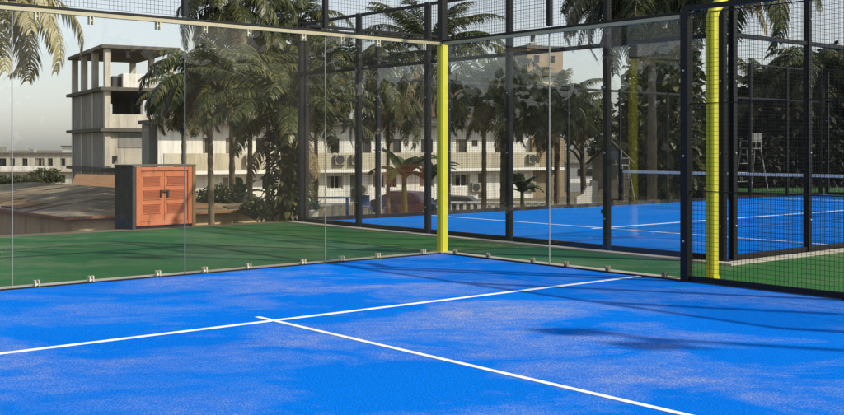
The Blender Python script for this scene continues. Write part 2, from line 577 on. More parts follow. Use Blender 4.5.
# side wall of the same court: two panes, then the mesh run
sw = thing('glass_wall', 'short two-pane glass side wall between yellow corner post and black mesh fence', 'glass wall', C(0, 0), ang(V))
for i in range(2):
    x0, x1 = (.05 if i == 0 else 2.07), (2.07 if i == 0 else 4.09)
    put(sw, 'glass_pane', pane_mesh(x1 - x0 - .012, 2.93, 'glass_side', M['glass_side']), ((x0 + x1) / 2, 0, .03))
    for q in (.14, .47, .88):
        for z in (.0, 2.865):
            put(sw, 'bracket', HS, (x0 + q * 2.02 - (.05 if i == 0 else 0), 0, z + .002))
b = MB(); b.box(2.065, 2.075, -.0075, .0075, .03, 2.955); b.build('joint_glint', M['glint_lens'], sw)  # pane-edge highlight made as a pale strip
put(sw, 'mesh_panel', wire_mesh(1.95, .93), (1.04, 0, 3.05))
put(sw, 'post', P1, (2.07, 0, 3.052))
rail(sw, 'top_rail', .055, 4.09, 3.013, .015, .035)
rail(sw, 'glass_channel', .06, 4.08, 2.975, .022, .03, 0, 'brass')
rail(sw, 'mesh_rail', .05, 2.1, 4.02, .03, .03)
rail(sw, 'base_rail', .05, 4.08, .0165, .0115, .012, -.02)

mf = thing('mesh_fence', 'black wire mesh fence with posts running right from the glass side wall', 'fence', C(0, 4.15), ang(V))
for i in range(4):
    x = i * 1.96
    put(mf, 'post', P3T, (x, 0, .0125))
    if i < 3:
        for z in (.07, 1.04, 2.04):
            put(mf, 'mesh_panel', wire_mesh(1.86, .93), (x + .98, 0, z + .01))
            b = MB(); b.bbox(x + .05, x + 1.91, -.006, .006, z + .948, z + .960, .002); b.build('stiffener', M['black'], mf)
rail(mf, 'top_rail', -.05, 5.93, 3.06, .026, .03)
rail(mf, 'base_rail', .05, 5.83, .05, .03, .02)

cp = thing('corner_post', 'bright yellow corner post where the two glass walls meet', 'post', C(-.075, -.075), ang(U))
b = MB(); b.bbox(-.067, .067, -.067, .067, .028, 2.98, .026); b.build('pole', M['yellow'], cp)
b = MB(); b.bbox(-.12, .12, -.12, .12, .02, .036, .004); b.build('base_plate', M['kerb'], cp)
b = MB(); b.bbox(-.055, .055, -.055, .055, 2.981, 4.3, .006); b.build('mesh_post', M['black'], cp)

def light_pole(a, b0, label):
    t = thing('light_pole', label, 'light pole', C(a, b0), ang(U), 'yellow court light poles')
    m = MB(); m.tube([(0, 0, .02), (0, 0, 1.5), (0, 0, 2.98), (-.03, 0, 3.05), (-.18, 0, 3.19), (-.33, 0, 3.34), (-.36, 0, 3.42), (-.36, 0, 5.9)], [.066, .066, .066, .066, .066, .066, .066, .06], 24)
    m.build('pole', M['yellow'], t, True)
    m = MB(); m.bbox(-.10, .10, -.10, .10, .004, .020, .004); m.build('base_plate', M['yellow'], t)
    for k in range(4):
        m = MB(); q = k * pi / 2 + pi / 4
        m.side([(.055, .021), (.095, .021), (.055, .11)], -.004, .004)
        rot = Matrix.Rotation(q, 4, 'Z')
        m.v = [tuple(rot @ Vector(p)) for p in m.v]
        m.build('gusset', M['yellow'], t)
    m = MB(); m.bbox(-.40, -.32, -.6, .6, 5.9, 5.96, .004); m.build('cross_arm', M['black'], t)
    for s in (-.4, .4):
        m = MB(); m.mat(M['black']); m.side([(-.36, 5.99), (-.26, 5.98), (-.10, 6.14), (-.15, 6.20), (-.30, 6.14)], s - .17, s + .17)
        fl = m.build('floodlight', M['black'], t)
        m = MB(); m.side([(-.254, 5.975), (-.246, 5.97), (-.088, 6.128), (-.096, 6.134)], s - .14, s + .14); m.build('lens', M['glint_lens'], fl)
light_pole(-.3, 4.28, 'yellow light pole with bent neck behind the black mesh fence')
light_pole(-.3, 12.9, 'yellow light pole further along the mesh fence, beyond the frame')

# the neighbouring court
ew = thing('glass_wall', 'glass end wall with tall black posts in front of the far blue court', 'glass wall', C(A2, B2), ang(-V))
for i in range(6):
    put(ew, 'post', P4, (i * 2.0 + (.05 if i == 0 else (-.05 if i == 5 else 0)), 0, .03))
    if i < 5:
        put(ew, 'glass_pane', pane_mesh(1.90, 2.86, 'glass_far', M['glass_far']), (i * 2.0 + 1, 0, .1)).rotation_euler = (0, 0, -.024)
        put(ew, 'mesh_panel', wire_mesh(1.9, .93), (i * 2.0 + 1, 0, 3.04))
        rail(ew, 'top_rail', i * 2.0 + .1, i * 2.0 + 1.9, 2.995, .03, .03)
        rail(ew, 'mesh_rail', i * 2.0 + .1, i * 2.0 + 1.9, 4.0, .025, .025)
        rail(ew, 'base_rail', i * 2.0 + .1, i * 2.0 + 1.9, .055, .044, .03)
for i, x in enumerate((2.0, 4.0, 6.0, 8.0)):
    for z in (.55, 2.35):
        m = MB(); m.bbox(x + .046, x + .10, -.02, .02, z, z + .06, .004); m.build('clamp', M['black'], ew)

def court_fence(label, a0, b0, direction, n, near4, last=True, first=True, fine=True):
    t = thing('mesh_fence', label, 'fence', C(a0, b0), ang(direction))
    for i in range(n + 1):
        if (i == 0 and not first) or (i == n and not last): continue
        hi = i <= near4 or i >= n - near4
        put(t, 'post', (P4 if hi else PT), (i * 2.0 + (.16 if i == 0 else 0), 0, .03))
    for i in range(n):
        x0, x1 = i * 2.0 + (.21 if i == 0 else .05), i * 2.0 + 1.95
        put(t, 'mesh_panel', wire_mesh(1.88, 2.86), ((x0 + x1) / 2 + .01 * (i == 0), 0, .1)).scale = (((x1 - x0) / 1.88), 1, 1)
        rail(t, 'top_rail', x0, x1, 2.995, .028, .028)
        rail(t, 'base_rail', x0, x1, .055, .04, .03)
        if i < near4 or i >= n - near4:
            put(t, 'mesh_panel', wire_mesh(1.88, .93), ((x0 + x1) / 2, 0, 3.04)).scale = (((x1 - x0) / 1.88), 1, 1)
            rail(t, 'mesh_rail', x0, x1, 4.0, .025, .025)
    return t
court_fence('black mesh fence down the near right side of the far blue court', A2, B2, -U, 10, 10)
court_fence('thin black mesh fence along the palm side of the far court', A2, B2 - 10, -U, 10, 2)
court_fence('black mesh end fence of the far court in front of dark trees', A2 - 20.1, B2 - 10, V, 5, 5)

nt = thing('court_net', 'dark net with white top tape across the far blue court', 'net', C(A2 - 10, B2 - 5), ang(V))
m = MB()
n = 100
for i in range(n + 1):
    x = -4.9 + 9.8 * i / n
    m.box(x - .0015, x + .0015, -.0015, .0015, .02, .86)
for j in range(12):
    z = .03 + j * .073
    m.box(-4.9, 4.9, -.0045, -.0016, z - .0015, z + .0015)
m.build('net_mesh', M['net'], nt)
m = MB(); m.bbox(-4.92, 4.92, -.012, .012, .86, .925, .004); m.build('tape', M['white'], nt)
for s in (-1, 1):
    m = MB(); m.tube([(s * 4.93, 0, .012), (s * 4.93, 0, .96)], .04, 12); m.build('post', M['black'], nt)

def umpire_chair(label, loc, rz, sc):
    t = thing('umpire_chair', label, 'umpire chair', loc, rz, 'pale umpire chairs beside the far court')
    t.scale = (sc, sc, sc)
    for sx in (-1, 1):
        for sy, lean in ((-1, -.38), (1, .34)):
            m = MB(); m.tube([(sx * .38, lean * 1.25, 0), (sx * .28, lean * .45, 1.45)], .024, 8); m.build('leg', M['chair_grey'], t)
    for k in range(4):
        z = .3 + k * .32; f = 1 - z / 1.45
        y = -.38 * (.45 + .8 * f); x = .28 + .1 * f
        m = MB(); m.tube([(-x, y, z), (x, y, z)], .02, 8); m.build('step', M['chair_grey'], t)
    m = MB(); m.bbox(-.3, .3, -.2, .22, 1.45, 1.49, .008); m.build('seat', M['chair_grey'], t)
    m = MB(); m.bbox(-.3, .3, .2, .235, 1.68, 1.98, .008)
    m.bbox(-.27, -.23, .2, .23, 1.49, 1.69, .004); m.bbox(.23, .27, .2, .23, 1.49, 1.69, .004); m.build('backrest', M['chair_grey'], t)
    for sx in (-1, 1):
        m = MB(); m.tube([(sx * .31, .21, 1.72), (sx * .32, -.16, 1.72), (sx * .32, -.18, 1.49)], .018, 8); m.build('armrest', M['chair_grey'], t)
umpire_chair('pale grey umpire chair standing in front of the dark trees', (X(751, 38), 38, .004), radians(200), 1.02)
umpire_chair('smaller pale grey umpire chair outside the fence beside the net end', (*C(-12.5, -7.12).xy, 0), radians(130), .72)

for px, hgt, lab in ((810, 1.15, 'short pale post near the dark trees, left of a pair'), (820, 1.35, 'taller pale post near the dark trees, right of a pair')):
    t = thing('pale_post', lab, 'post', (X(px, 37), 37, .004), 0, 'pale posts by the dark trees')
    m = MB(); m.tube([(0, 0, 0), (0, 0, hgt)], .035, 10); m.build('pole', M['white'], t)
    m = MB(); m.lathe([(.045, hgt), (.045, hgt + .03), (.015, hgt + .06)], 10); m.build('cap', M['white'], t)

# slim white lamp pole, pot plant
t = thing('garden_lamp', 'thin white garden lamp pole just beyond the far court fence', 'lamp', C(-4.45, -7.15))
m = MB(); m.tube([(0, 0, 0), (0, 0, 1.45)], .022, 10); m.build('pole', M['white'], t)
m = MB(); m.lathe([(.03, 1.45), (.055, 1.5), (.055, 1.58), (.07, 1.6), (.01, 1.65)], 12); m.build('lamp_head', M['white'], t)

# ------------------------------------------------------------------ plants
def strip(mb, pts, wid, side):
    # a blade: centre line pts, widths, sideways vector
    vs = []
    for p, wd in zip(pts, wid):
        vs += [p - side * wd, p + side * wd]
    mb.add(vs, [(2 * i, 2 * i + 1, 2 * i + 3, 2 * i + 2) for i in range(len(pts) - 1)])

def frond(mb, rnd, base, az, el, L, droop, ll, n, hang=.6, wdt=.022):
    steps = 9
    p = Vector(base); pts = [p.copy()]; tans = []
    h = Vector((cos(az), sin(az), 0)); sidev = Vector((-sin(az), cos(az), 0))
    tw = rnd.uniform(-.35, .35)
    for i in range(steps):
        t = (i + .5) / steps
        e = el - droop * t ** 1.4
        d = h * cos(e) + Vector((0, 0, sin(e)))
        d = (d + sidev * tw * t * .4).normalized()
        tans.append(d); p = p + d * (L / steps); pts.append(p.copy())
    mb.tube(pts, [.028 * (1 - .9 * i / steps) * (L / 3) + .004 for i in range(steps + 1)], 4, False)
    down = Vector((0, 0, -1))
    for k in range(n):
        t = .13 + .87 * (k + rnd.random() * .6) / n
        f = min(t * steps, steps - .001); i = int(f)
        q = pts[i].lerp(pts[i + 1], f - i); d = tans[i]
        nrm = sidev.cross(d)
        prof = (.35 + .65 * sin(pi * min(1, .12 + t * .93)) ** .7)
        for s in (-1, 1):
            ln = ll * prof * rnd.uniform(.8, 1.1)
            o = (sidev * s * cos(.35) + nrm * .18 + d * rnd.uniform(.45, .75)).normalized()
            o2 = (o + down * hang * rnd.uniform(.6, 1.3)).normalized()
            o3 = (o + down * hang * 2.2 * rnd.uniform(.7, 1.3)).normalized()
            a = q; b = a + o * ln * .35; c = b + o2 * ln * .35; e_ = c + o3 * ln * .3
            sv = d.cross(o).cross(o)
            if sv.length < 1e-4: sv = d
            sv.normalize()
            strip(mb, [a, b, c, e_], [wdt * .6, wdt, wdt * .75, .002], sv)

def crown_mesh(seed, nf, L, ll, n, droop=(1.2, 1.9), el=(-.3, 1.35), mat='frond', dry=5, hang=.6, wdt=.022, drymat='frond_dry'):
    rnd = random.Random(seed); mb = MB()
    mb.mat(M[mat])
    for i in range(nf):
        az = i * 2.39996 + rnd.uniform(-.25, .25)
        e = el[0] + (el[1] - el[0]) * (i + .5) / nf + rnd.uniform(-.12, .12)
        frond(mb, rnd, (cos(az) * .1, sin(az) * .1, rnd.uniform(-.1, .1)), az, e, L * rnd.uniform(.85, 1.1), rnd.uniform(*droop), ll, n, hang, wdt)
    if dry:
        mb.mat(M[drymat])
        for i in range(dry):
            az = rnd.uniform(0, 2 * pi)
            frond(mb, rnd, (cos(az) * .12, sin(az) * .12, -.15), az, rnd.uniform(-.9, -.4), L * rnd.uniform(.6, .85), rnd.uniform(.5, .9), ll * .8, int(n * .7), hang * 1.4, wdt)
    return mb.mesh('crown')
CR = [crown_mesh(11, 30, 3.1, .78, 52, (1.5, 2.3), wdt=.028), crown_mesh(12, 28, 3.4, .85, 52, (1.6, 2.5), wdt=.028), crown_mesh(13, 32, 2.7, .62, 46, (.9, 1.6), (-.3, 1.45), wdt=.026),
      crown_mesh(14, 26, 3.8, .95, 56, (1.6, 2.5), (-.3, 1.2), 'frond', 8, wdt=.03)]
CGOLD = crown_mesh(15, 20, 3.0, .75, 44, (1.9, 2.7), (-.1, .9), 'frond_gold', 8, .8, .026, 'frond_gold')
CARCH = crown_mesh(16, 26, 3.6, .7, 50, (.9, 1.6), (.1, 1.35), 'frond', 3, wdt=.026)

def palm(label, px, Y, cz, crown, rot=0.0, s=1.0, base=GZ, r=.16, lean=(0, 0), group='palms beyond the courts', shaggy=0, dx=0):
    t = thing('palm_tree', label, 'palm tree', (X(px, Y), Y, base), 0, group)
    h = cz - base; k = 9
    pts = [(lean[0] * (i / k) ** 1.6, lean[1] * (i / k) ** 1.6, h * i / k) for i in range(k + 1)]
    m = MB()
    seg = []
    rr = []
    rnd = random.Random(int(px * 10))
    nn = 34
    for i in range(nn + 1):
        q = i / nn * k; j = min(int(q), k - 1); f = q - j
        a = Vector(pts[j]).lerp(Vector(pts[j + 1]), f)
        seg.append(a); rr.append(r * (1.25 - .5 * i / nn + (.35 * (1 - i / 3) if i < 3 else 0)) * (1.07 if i % 2 else .95) * rnd.uniform(.97, 1.03))
    m.tube(seg, rr, 10)
    tr = m.build('trunk', M['trunk'], t, True)
    c = link('crown', crown, t); c.location = pts[-1]; c.rotation_euler = (0, 0, rot); c.scale = (s, s, s)
    if shaggy:
        m = MB(); m.mat(M['leaf_mid'])
        for i in range(shaggy):
            zz = rnd.uniform(.03, .93) * h; aa = rnd.uniform(0, 2 * pi)
            ra = r * 1.1 + rnd.random() * .32
            p = Vector((cos(aa) * ra, sin(aa) * ra, zz))
            d = Vector((cos(aa), sin(aa), rnd.uniform(-.9, .5))).normalized()
            sv = d.cross(Vector((rnd.uniform(-.4, .4), rnd.uniform(-.4, .4), 1))).normalized()
            ln = rnd.uniform(.12, .30)
            strip(m, [p, p + d * ln * .5, p + d * ln + Vector((0, 0, -.08))], [.03, .055, .004], sv)
        m.build('creeper', M['leaf_mid'], t)
    return t

palm('golden sunlit palm with drooping straw-coloured fronds at the left edge', -22, 24, Zp(-2, 24), CGOLD, .6, .98)
palm('drooping palm close beside the concrete tower, its trunk hidden by the orange cabinet', 184, 33, Zp(98, 33), CR[1], .3, .50, r=.09)
palm('slim palm with a pale curved trunk just right of the orange cabinet', 212, 30, Zp(78, 30), CR[0], .3, .72, lean=(-.1, 0), r=.085)
palm('tall palm whose crown rises above the glass wall right of the tower', 232, 37, Zp(6, 37), CR[1], 1.1, .78, r=.095)
palm('stout palm with a trunk wrapped in leafy creeper', 288, 27, Zp(112, 27), CARCH, .2, .78, r=.22, shaggy=1900)
palm('palm left of the creeper palm with a low drooping crown', 250, 35, Zp(84, 35), CR[3], 2.2, .62, r=.085)
palm('tall palm right behind the creeper palm, crown above the rail', 298, 41, Zp(20, 41), CR[3], .9, .66, r=.10)
palm('palm with a shaggy crown left of the yellow corner post', 357, 38, Zp(72, 38), CR[0], 2.6, .90, r=.08)
palm('palm with a dense low crown between creeper palm and first glass joint', 316, 43, Zp(88, 43), CR[1], 4.1, .80, r=.08)
palm('upright palm whose crown fans out behind the top of the yellow corner post', 428, 33, Zp(52, 33), CARCH, 1.9, .80, r=.09)
palm('palm with pale dry fronds just right of the yellow corner post', 484, 39, Zp(86, 39), CR[1], .2, .80, r=.09)
palm('thin dark palm in front of the white building, between two black posts', 503, 46, Zp(104, 46), CR[2], 1.3, .95, r=.12)
palm('slender palm whose ragged crown fills the gap above the banana plant', 388, 45, Zp(98, 45), CR[3], 3.3, .72, r=.08)
palm('slender palm with a tangled crown right of the second black post', 268, 40, Zp(56, 40), CR[1], 5.0, .72, r=.08)
palm('straight palm in front of the brown brick bay', 549, 41, Zp(106, 41), CR[1], .8, .70, r=.13)
palm('palm close behind the straight one before the brick bay', 557, 45, Zp(114, 45), CR[2], 2.0, .95, r=.13)
palm('big palm with a pale trunk and hanging fronds over the far net', 652, 37, Zp(-14, 37), CR[3], 2.3, 1.0, r=.15)
palm('tall palm whose fronds hang into the top of the picture', 607, 40, Zp(-8, 40), CR[3], .4, .74, r=.12)
palm('palm with long fronds sweeping over the dark trees on the right', 731, 36, Zp(-34, 36), CR[1], 1.6, 1.15, base=0, r=.12)
palm('low palm among the dark trees on the right', 762, 46, Zp(92, 46), CR[2], .5, .9, base=0, r=.12)
palm('bushy palm at the right edge of the dark trees', 820, 44, Zp(75, 44), CR[0], 1.2, .9, base=0, r=.12)

def young(label, px, Y, b, s, rot, base):
    t = thing('young_palm', label, 'palm', (X(px, Y), Y, base), 0, 'young palms at the terrace edge')
    m = MB(); m.tube([(0, 0, 0), (0, 0, b * .6), (.02, 0, b)], [.10, .09, .05], 9); m.build('trunk', M['trunk'], t)
    c = link('crown', CARCH, t); c.location = (0, 0, b); c.rotation_euler = (0, 0, rot); c.scale = (s, s, s)
young('young palm arching over the dark blue car behind the cabinet', 246, 38, 1.2, .62, .4, GZ)
young('young palm low beside the right edge of the orange cabinet', 200, 34, .9, .5, 2.0, GZ)
young('young palm tucked against the creeper palm trunk', 276, 30, .8, .45, 3.1, GZ)
def leaf_cloud(seed, blobs, n, size, mat):
    rnd = random.Random(seed); mb = MB(); mb.mat(M[mat])
    tot = sum(b[3] * b[4] * b[5] for b in blobs)
    for (cx, cy_, cz, rx, ry, rz) in blobs:
        k = int(n * rx * ry * rz / tot)
        cl = [(rnd.gauss(0, .45), rnd.gauss(0, .45), rnd.gauss(0, .45)) for _ in range(max(6, k // 40))]
        for i in range(k):
            while True:
                q = rnd.choice(cl)
                x, y, z = (q[0] + rnd.gauss(0, .17), q[1] + rnd.gauss(0, .17), q[2] + rnd.gauss(0, .15))
                if x * x + y * y + z * z < 1.25: break
            p = Vector((cx + x * rx, cy_ + y * ry, cz + z * rz))
            d = Vector((rnd.gauss(0, 1), rnd.gauss(0, 1), rnd.gauss(-.3, .7))).normalized()
            sv = d.cross(Vector((rnd.gauss(0, 1), rnd.gauss(0, 1), rnd.gauss(0, 1)))).normalized()
            s = size * rnd.uniform(.6, 1.3)
            strip(mb, [p, p + d * s * .5, p + d * s + Vector((0, 0, -s * .15))], [s * .1, s * .3, s * .02], sv)
    return mb.mesh('crown')
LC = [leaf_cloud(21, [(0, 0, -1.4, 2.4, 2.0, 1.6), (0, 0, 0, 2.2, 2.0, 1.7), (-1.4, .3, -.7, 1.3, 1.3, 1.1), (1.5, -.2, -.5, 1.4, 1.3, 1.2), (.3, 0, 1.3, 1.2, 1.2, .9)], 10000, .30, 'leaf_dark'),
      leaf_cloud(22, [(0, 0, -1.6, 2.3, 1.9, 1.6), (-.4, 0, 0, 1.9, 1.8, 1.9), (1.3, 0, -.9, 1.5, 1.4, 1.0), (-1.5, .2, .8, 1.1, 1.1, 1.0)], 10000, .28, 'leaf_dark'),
      leaf_cloud(23, [(0, 0, 0, .85, .8, 3.6), (.2, 0, -1.6, 1.0, .9, 1.8)], 12000, .32, 'leaf'),
      leaf_cloud(24, [(0, 0, 0, 1.7, 1.3, .9), (1.0, 0, -.2, 1.0, 1.0, .7), (-1.1, .1, -.1, 1.0, 1.0, .8)], 3200, .22, 'leaf')]

def tree(label, px, Y, cz, lc, s, base, rot, group, name='leafy_tree'):
    t = thing(name, label, 'tree', (X(px, Y), Y, base), rot, group)
    h = cz - base
    m = MB()
    m.tube([(0, 0, 0), (.05, .02, h * .35), (-.03, .04, h * .7), (.02, 0, h)], [.17 * s, .13 * s, .1 * s, .06 * s], 9)
    for q in range(5):
        a = q * 1.35 + rot; z0 = h * (.5 + .09 * q)
        m.tube([(0, 0, z0), (cos(a) * .5 * s, sin(a) * .5 * s, z0 + .5 * s), (cos(a) * 1.1 * s, sin(a) * 1.1 * s, z0 + .8 * s)], [.07 * s, .05 * s, .02 * s], 6)
    m.build('trunk', M['bark'], t, True)
    c = link('crown', LC[lc], t); c.location = (0, 0, h); c.scale = (s, s, s)
    return t
DT = 'dark leafy trees behind the far court'
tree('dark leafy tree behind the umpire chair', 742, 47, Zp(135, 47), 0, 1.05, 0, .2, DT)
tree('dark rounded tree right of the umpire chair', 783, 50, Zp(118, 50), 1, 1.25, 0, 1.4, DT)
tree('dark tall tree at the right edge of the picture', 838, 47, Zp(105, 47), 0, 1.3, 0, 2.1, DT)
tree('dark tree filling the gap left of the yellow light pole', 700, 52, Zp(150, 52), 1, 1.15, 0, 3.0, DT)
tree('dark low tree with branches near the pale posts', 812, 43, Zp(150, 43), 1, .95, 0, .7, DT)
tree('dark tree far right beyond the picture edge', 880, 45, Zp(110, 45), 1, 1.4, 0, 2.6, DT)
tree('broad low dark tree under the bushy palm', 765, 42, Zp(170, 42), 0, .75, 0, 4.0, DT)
CT = 'slim column trees behind the net'
tree('tall slim column tree right of the pale palm trunk', 674, 42, Zp(112, 42), 2, 1.15, GZ, .3, CT, 'column_tree')
tree('slim column tree left of the thick black fence post', 640, 47, Zp(128, 47), 2, 1.0, GZ, 1.3, CT, 'column_tree')
RB = 'rounded bushes before the far buildings'
tree('rounded bush below the brown stair tower', 583, 52, Zp(118, 52), 3, 1.15, GZ, .4, RB, 'bush_tree')
tree('bush spreading behind the pale tower hut roof', 630, 56, Zp(150, 56), 3, 1.3, GZ, 2.0, RB, 'bush_tree')
tree('dark bush beside the far flats on the left', 46, 118, Zp(176, 118), 3, 1.05, ground_z(118), .9, 'bushes by the far flats', 'bush_tree')
for px, s in ((6, .5), (20, .62), (34, .5)):
    tree({6: 'small green bush left of three before the far flats', 20: 'middle and largest green bush of three before the far flats', 34: 'small green bush right of three before the far flats'}[px], px, 112, ground_z(112) + 1.1, 3, s, ground_z(112), px, 'bushes by the far flats', 'bush_tree')
tree('low bush beside the palm trunk behind the orange cabinet', 222, 33, Zp(196, 33), 3, .42, GZ, .5, 'low bushes behind the terrace edge', 'bush_tree')
tree('low dark bush under the creeper palm', 262, 31, Zp(208, 31), 3, .36, GZ, 2.5, 'low bushes behind the terrace edge', 'bush_tree')

def banana(label, px, Y, cz, s, seed):
    rnd = random.Random(seed)
    t = thing('banana_plant', label, 'banana plant', (X(px, Y), Y, GZ), 0, 'banana plants')
    h = cz - GZ
    m = MB(); m.tube([(0, 0, 0), (.03, 0, h * .5), (0, 0, h)], [.13, .11, .07], 10); m.build('stem', M['banana'], t, True)
    for i in range(9):
        az = i * 2.4 + rnd.uniform(-.3, .3); el = rnd.uniform(.5, 1.35); L = s * rnd.uniform(1.2, 1.7)
        h_ = Vector((cos(az), sin(az), 0)); sv = Vector((-sin(az), cos(az), 0))
        p = Vector((0, 0, h - .1)); pts = [p.copy()]
        dr = rnd.uniform(1.0, 1.7)
        for k in range(8):
            e = el - dr * ((k + .5) / 8) ** 1.5
            p = p + (h_ * cos(e) + Vector((0, 0, sin(e)))) * L / 8; pts.append(p.copy())
        m = MB()
        # two half blades folded along the midrib, with tears
        for sgn in (-1, 1):
            for k in range(8):
                w0 = .24 * s * sin(pi * min(1, (k + .6) / 9.2)) ** .6; w1 = .24 * s * sin(pi * min(1, (k + 1.5) / 9.2)) ** .6
                if k == 0: w0 = .02
                a, b_ = pts[k], pts[k + 1]
                g = .0 if rnd.random() < .6 else .12
                lift = Vector((0, 0, -.25))
                m.add([a, b_, b_.lerp(a, g) + (sv * sgn + lift) * w1, a + (sv * sgn + lift) * w0], [(0, 1, 2, 3)] if sgn > 0 else [(3, 2, 1, 0)])
        m.tube(pts, [.03 * (1 - k / 10) * s for k in range(9)], 5)
        m.build('leaf', M['banana'], t)
banana('banana plant with broad pale leaves left of the yellow corner post', 404, 35, Zp(172, 35), 1.05, 3)
banana('smaller banana plant low behind the far court fence', 428, 40, Zp(178, 40), .95, 5)
banana('banana plant beside the dark blue car', 238, 44, Zp(196, 44), 1.0, 8)
banana('banana plant before the white wall between two black posts', 522, 46, Zp(190, 46), .8, 9)

t = thing('potted_plant', 'teal-leaved plant in a white pot by the far court corner', 'potted plant', C(-2.62, -7.12))
m = MB(); m.lathe([(.10, 0), (.125, .02), (.15, .2), (.16, .22), (.15, .23), (.13, .2)], 20); m.build('pot', M['white'], t, True)
m = MB(); rnd = random.Random(4)
for i in range(70):
    az = rnd.uniform(0, 2 * pi); el = rnd.uniform(.1, 1.4); L = rnd.uniform(.25, .42)
    h_ = Vector((cos(az), sin(az), 0)); sv = Vector((-sin(az), cos(az), 0)); p = Vector((0, 0, .2))
    q = p + (h_ * cos(el) + Vector((0, 0, sin(el)))) * L * .6
    strip(m, [p, q, q + h_ * L * .35 + Vector((0, 0, rnd.uniform(-.1, .1)))], [.012, .026, .003], sv)
m.build('foliage', M['teal'], t)

# ------------------------------------------------------------------ orange cabinet
oc = thing('utility_cabinet', 'orange metal-fronted cabinet in a dark concrete housing on the terrace edge', 'cabinet', (-5.33, 19.75, 0), ang(-U))
m = MB(); m.bbox(0, .07, -.0, .78, -2.65, 1.16, .01); m.build('side_wall', M['conc_dark'], oc)
m = MB(); m.bbox(1.22, 1.30, 0, .78, -2.65, 1.16, .01); m.build('side_wall', M['eave'], oc)
m = MB(); m.bbox(.072, 1.218, .10, .78, -2.65, .06, .006); m.build('base', M['conc'], oc)
m = MB(); m.box(.072, 1.218, .70, .78, .062, 1.1); m.build('back_wall', M['conc_dark'], oc)
m = MB(); m.bbox(-.005, 1.305, -.012, .79, 1.162, 1.195, .01); m.build('top_slab', M['slab'], oc)
m = MB()
m.bbox(.075, .17, .0, .06, .063, 1.155, .006); m.bbox(1.13, 1.216, .0, .06, .063, 1.155, .006)
m.box(.172, 1.128, .001, .055, 1.08, 1.153); m.box(.172, 1.128, .001, .055, .063, .13)
m.build('door_frame', M['orange'], oc)
for k, (x0, x1) in enumerate(((.175, .648), (.652, 1.125))):
    m = MB(); m.bbox(x0, x1, .018, .05, .134, 1.076, .004)
    d = m.build('door', M['orange'], oc)
    for z in (.30, .56, .82):
        m = MB(); m.mat(M['orange_dark'])
        xa, xb = x0 + .06, x1 - (.09 if k == 0 else .06)
        for j in range(7):
            zz = z + j * .021
            m.box(xa, xb, .008, .0175, zz, zz + .011)
        m.mat(M['orange'])
        m.box(xa - .02, xb + .02, .006, .0178, z - .02, z - .006); m.box(xa - .02, xb + .02, .006, .0178, z + .149, z + .163)
        m.build('vent', M['orange_dark'], d)
m = MB(); m.mat(M['dark'])
m.bbox(.56, .60, -.012, .017, .59, .72, .004); m.bbox(.70, .74, -.012, .017, .59, .72, .004); m.bbox(.602, .698, -.010, .010, .68, .715, .004)
m.build('latch', M['dark'], oc)

# rubble at the terrace edge
m = MB(); rnd = random.Random(31); 
for i in range(260):
    a = rnd.uniform(4.9, 8.8); b0 = rnd.uniform(-7.38, -6.95)
    p = C(a, b0); s = rnd.uniform(.03, .11)
    o = len(m.v)
    m.mat(M['cream'] if rnd.random() < .4 else (M['soil'] if rnd.random() < .5 else M['kerb']))
    m.bbox(-s, s, -s * .7, s * .7, 0, s * rnd.uniform(.8, 1.6), s * .25)
    rt = Matrix.Rotation(rnd.uniform(0, 6), 4, 'Z')
    for k in range(o, len(m.v)):
        q = rt @ Vector(m.v[k]); m.v[k] = (q.x + p.x, q.y + p.y, q.z - .004)
tag(m.build('rubble'), 'loose pale and yellow stones along the edge of the green turf', 'rubble', kind='stuff')

# ------------------------------------------------------------------ rusty roofed house at the left
rh = thing('low_house', 'low house with a rusty shallow roof beyond the turf at left', 'house', (-9.3, 28.0, GZ), ang(-U))
zE = -.31 - GZ
W_, D_ = 7.5, 17.0
m = MB(); m.box(.3, W_ - .3, .3, D_ - .3, 0, zE - .02); m.build('wall', M['ochre'], rh)
m = MB()
ov = [(0, 0), (W_, 0), (W_, D_), (0, D_)]
r0, r1 = (W_ * .5, 5.5), (W_ * .5, D_ - 4)
m.mat(M['rust'])
rz = zE + .55
m.add([(0, 0, zE), (W_, 0, zE), (W_, D_, zE), (0, D_, zE), (r0[0], r0[1], rz), (r1[0], r1[1], rz)],
      [(0, 1, 4), (1, 2, 5, 4), (2, 3, 5), (3, 0, 4, 5), (0, 3, 2, 1)])
m.build('roof', M['rust'], rh)
m = MB()
for (x0, x1, y0, y1) in ((-.03, W_ + .03, -.03, .06), (-.03, W_ + .03, D_ - .06, D_ + .03), (-.03, .06, .062, D_ - .062), (W_ - .06, W_ + .03, .062, D_ - .062)):
    m.bbox(x0, x1, y0, y1, zE - .06, zE + .02, .01)
m.build('fascia', M['eave'], rh)
for k, (x0, y0, ww, dd) in enumerate(((2.3, .3, 1.1, .7), (3.6, .5, 1.3, .8), (5.0, .25, .8, .5), (.25, 4.2, .9, 1.6), (.5, 7.0, 1.0, 1.1), (.3, 10.2, .8, 1.8))):
    m = MB()
    f = (lambda x, y: zE + .55 * y / 5.5 + .012) if k < 3 else (lambda x, y: zE + .55 * x / 3.75 + .012)
    q = [(x0, y0), (x0 + ww, y0 + .05), (x0 + ww - .1, y0 + dd), (x0 + .05, y0 + dd)]
    m.add([(x, y, f(x, y)) for x, y in q] + [(x, y, f(x, y) + .018) for x, y in q],
          [(0, 3, 2, 1), (4, 5, 6, 7), (0, 1, 5, 4), (1, 2, 6, 5), (2, 3, 7, 6), (3, 0, 4, 7)])
    m.build('patch_sheet', M['eave'] if k in (1, 3) else M['roof_brown'], rh)
h2 = thing('lean_to', 'rusty brown lean-to roof behind the low house, beside the concrete tower', 'shed', (X(72, 46), 46, GZ), .25)
m = MB(); m.box(.2, 2.6, .2, 3.8, 0, 2.3); m.build('wall', M['ochre'], h2)
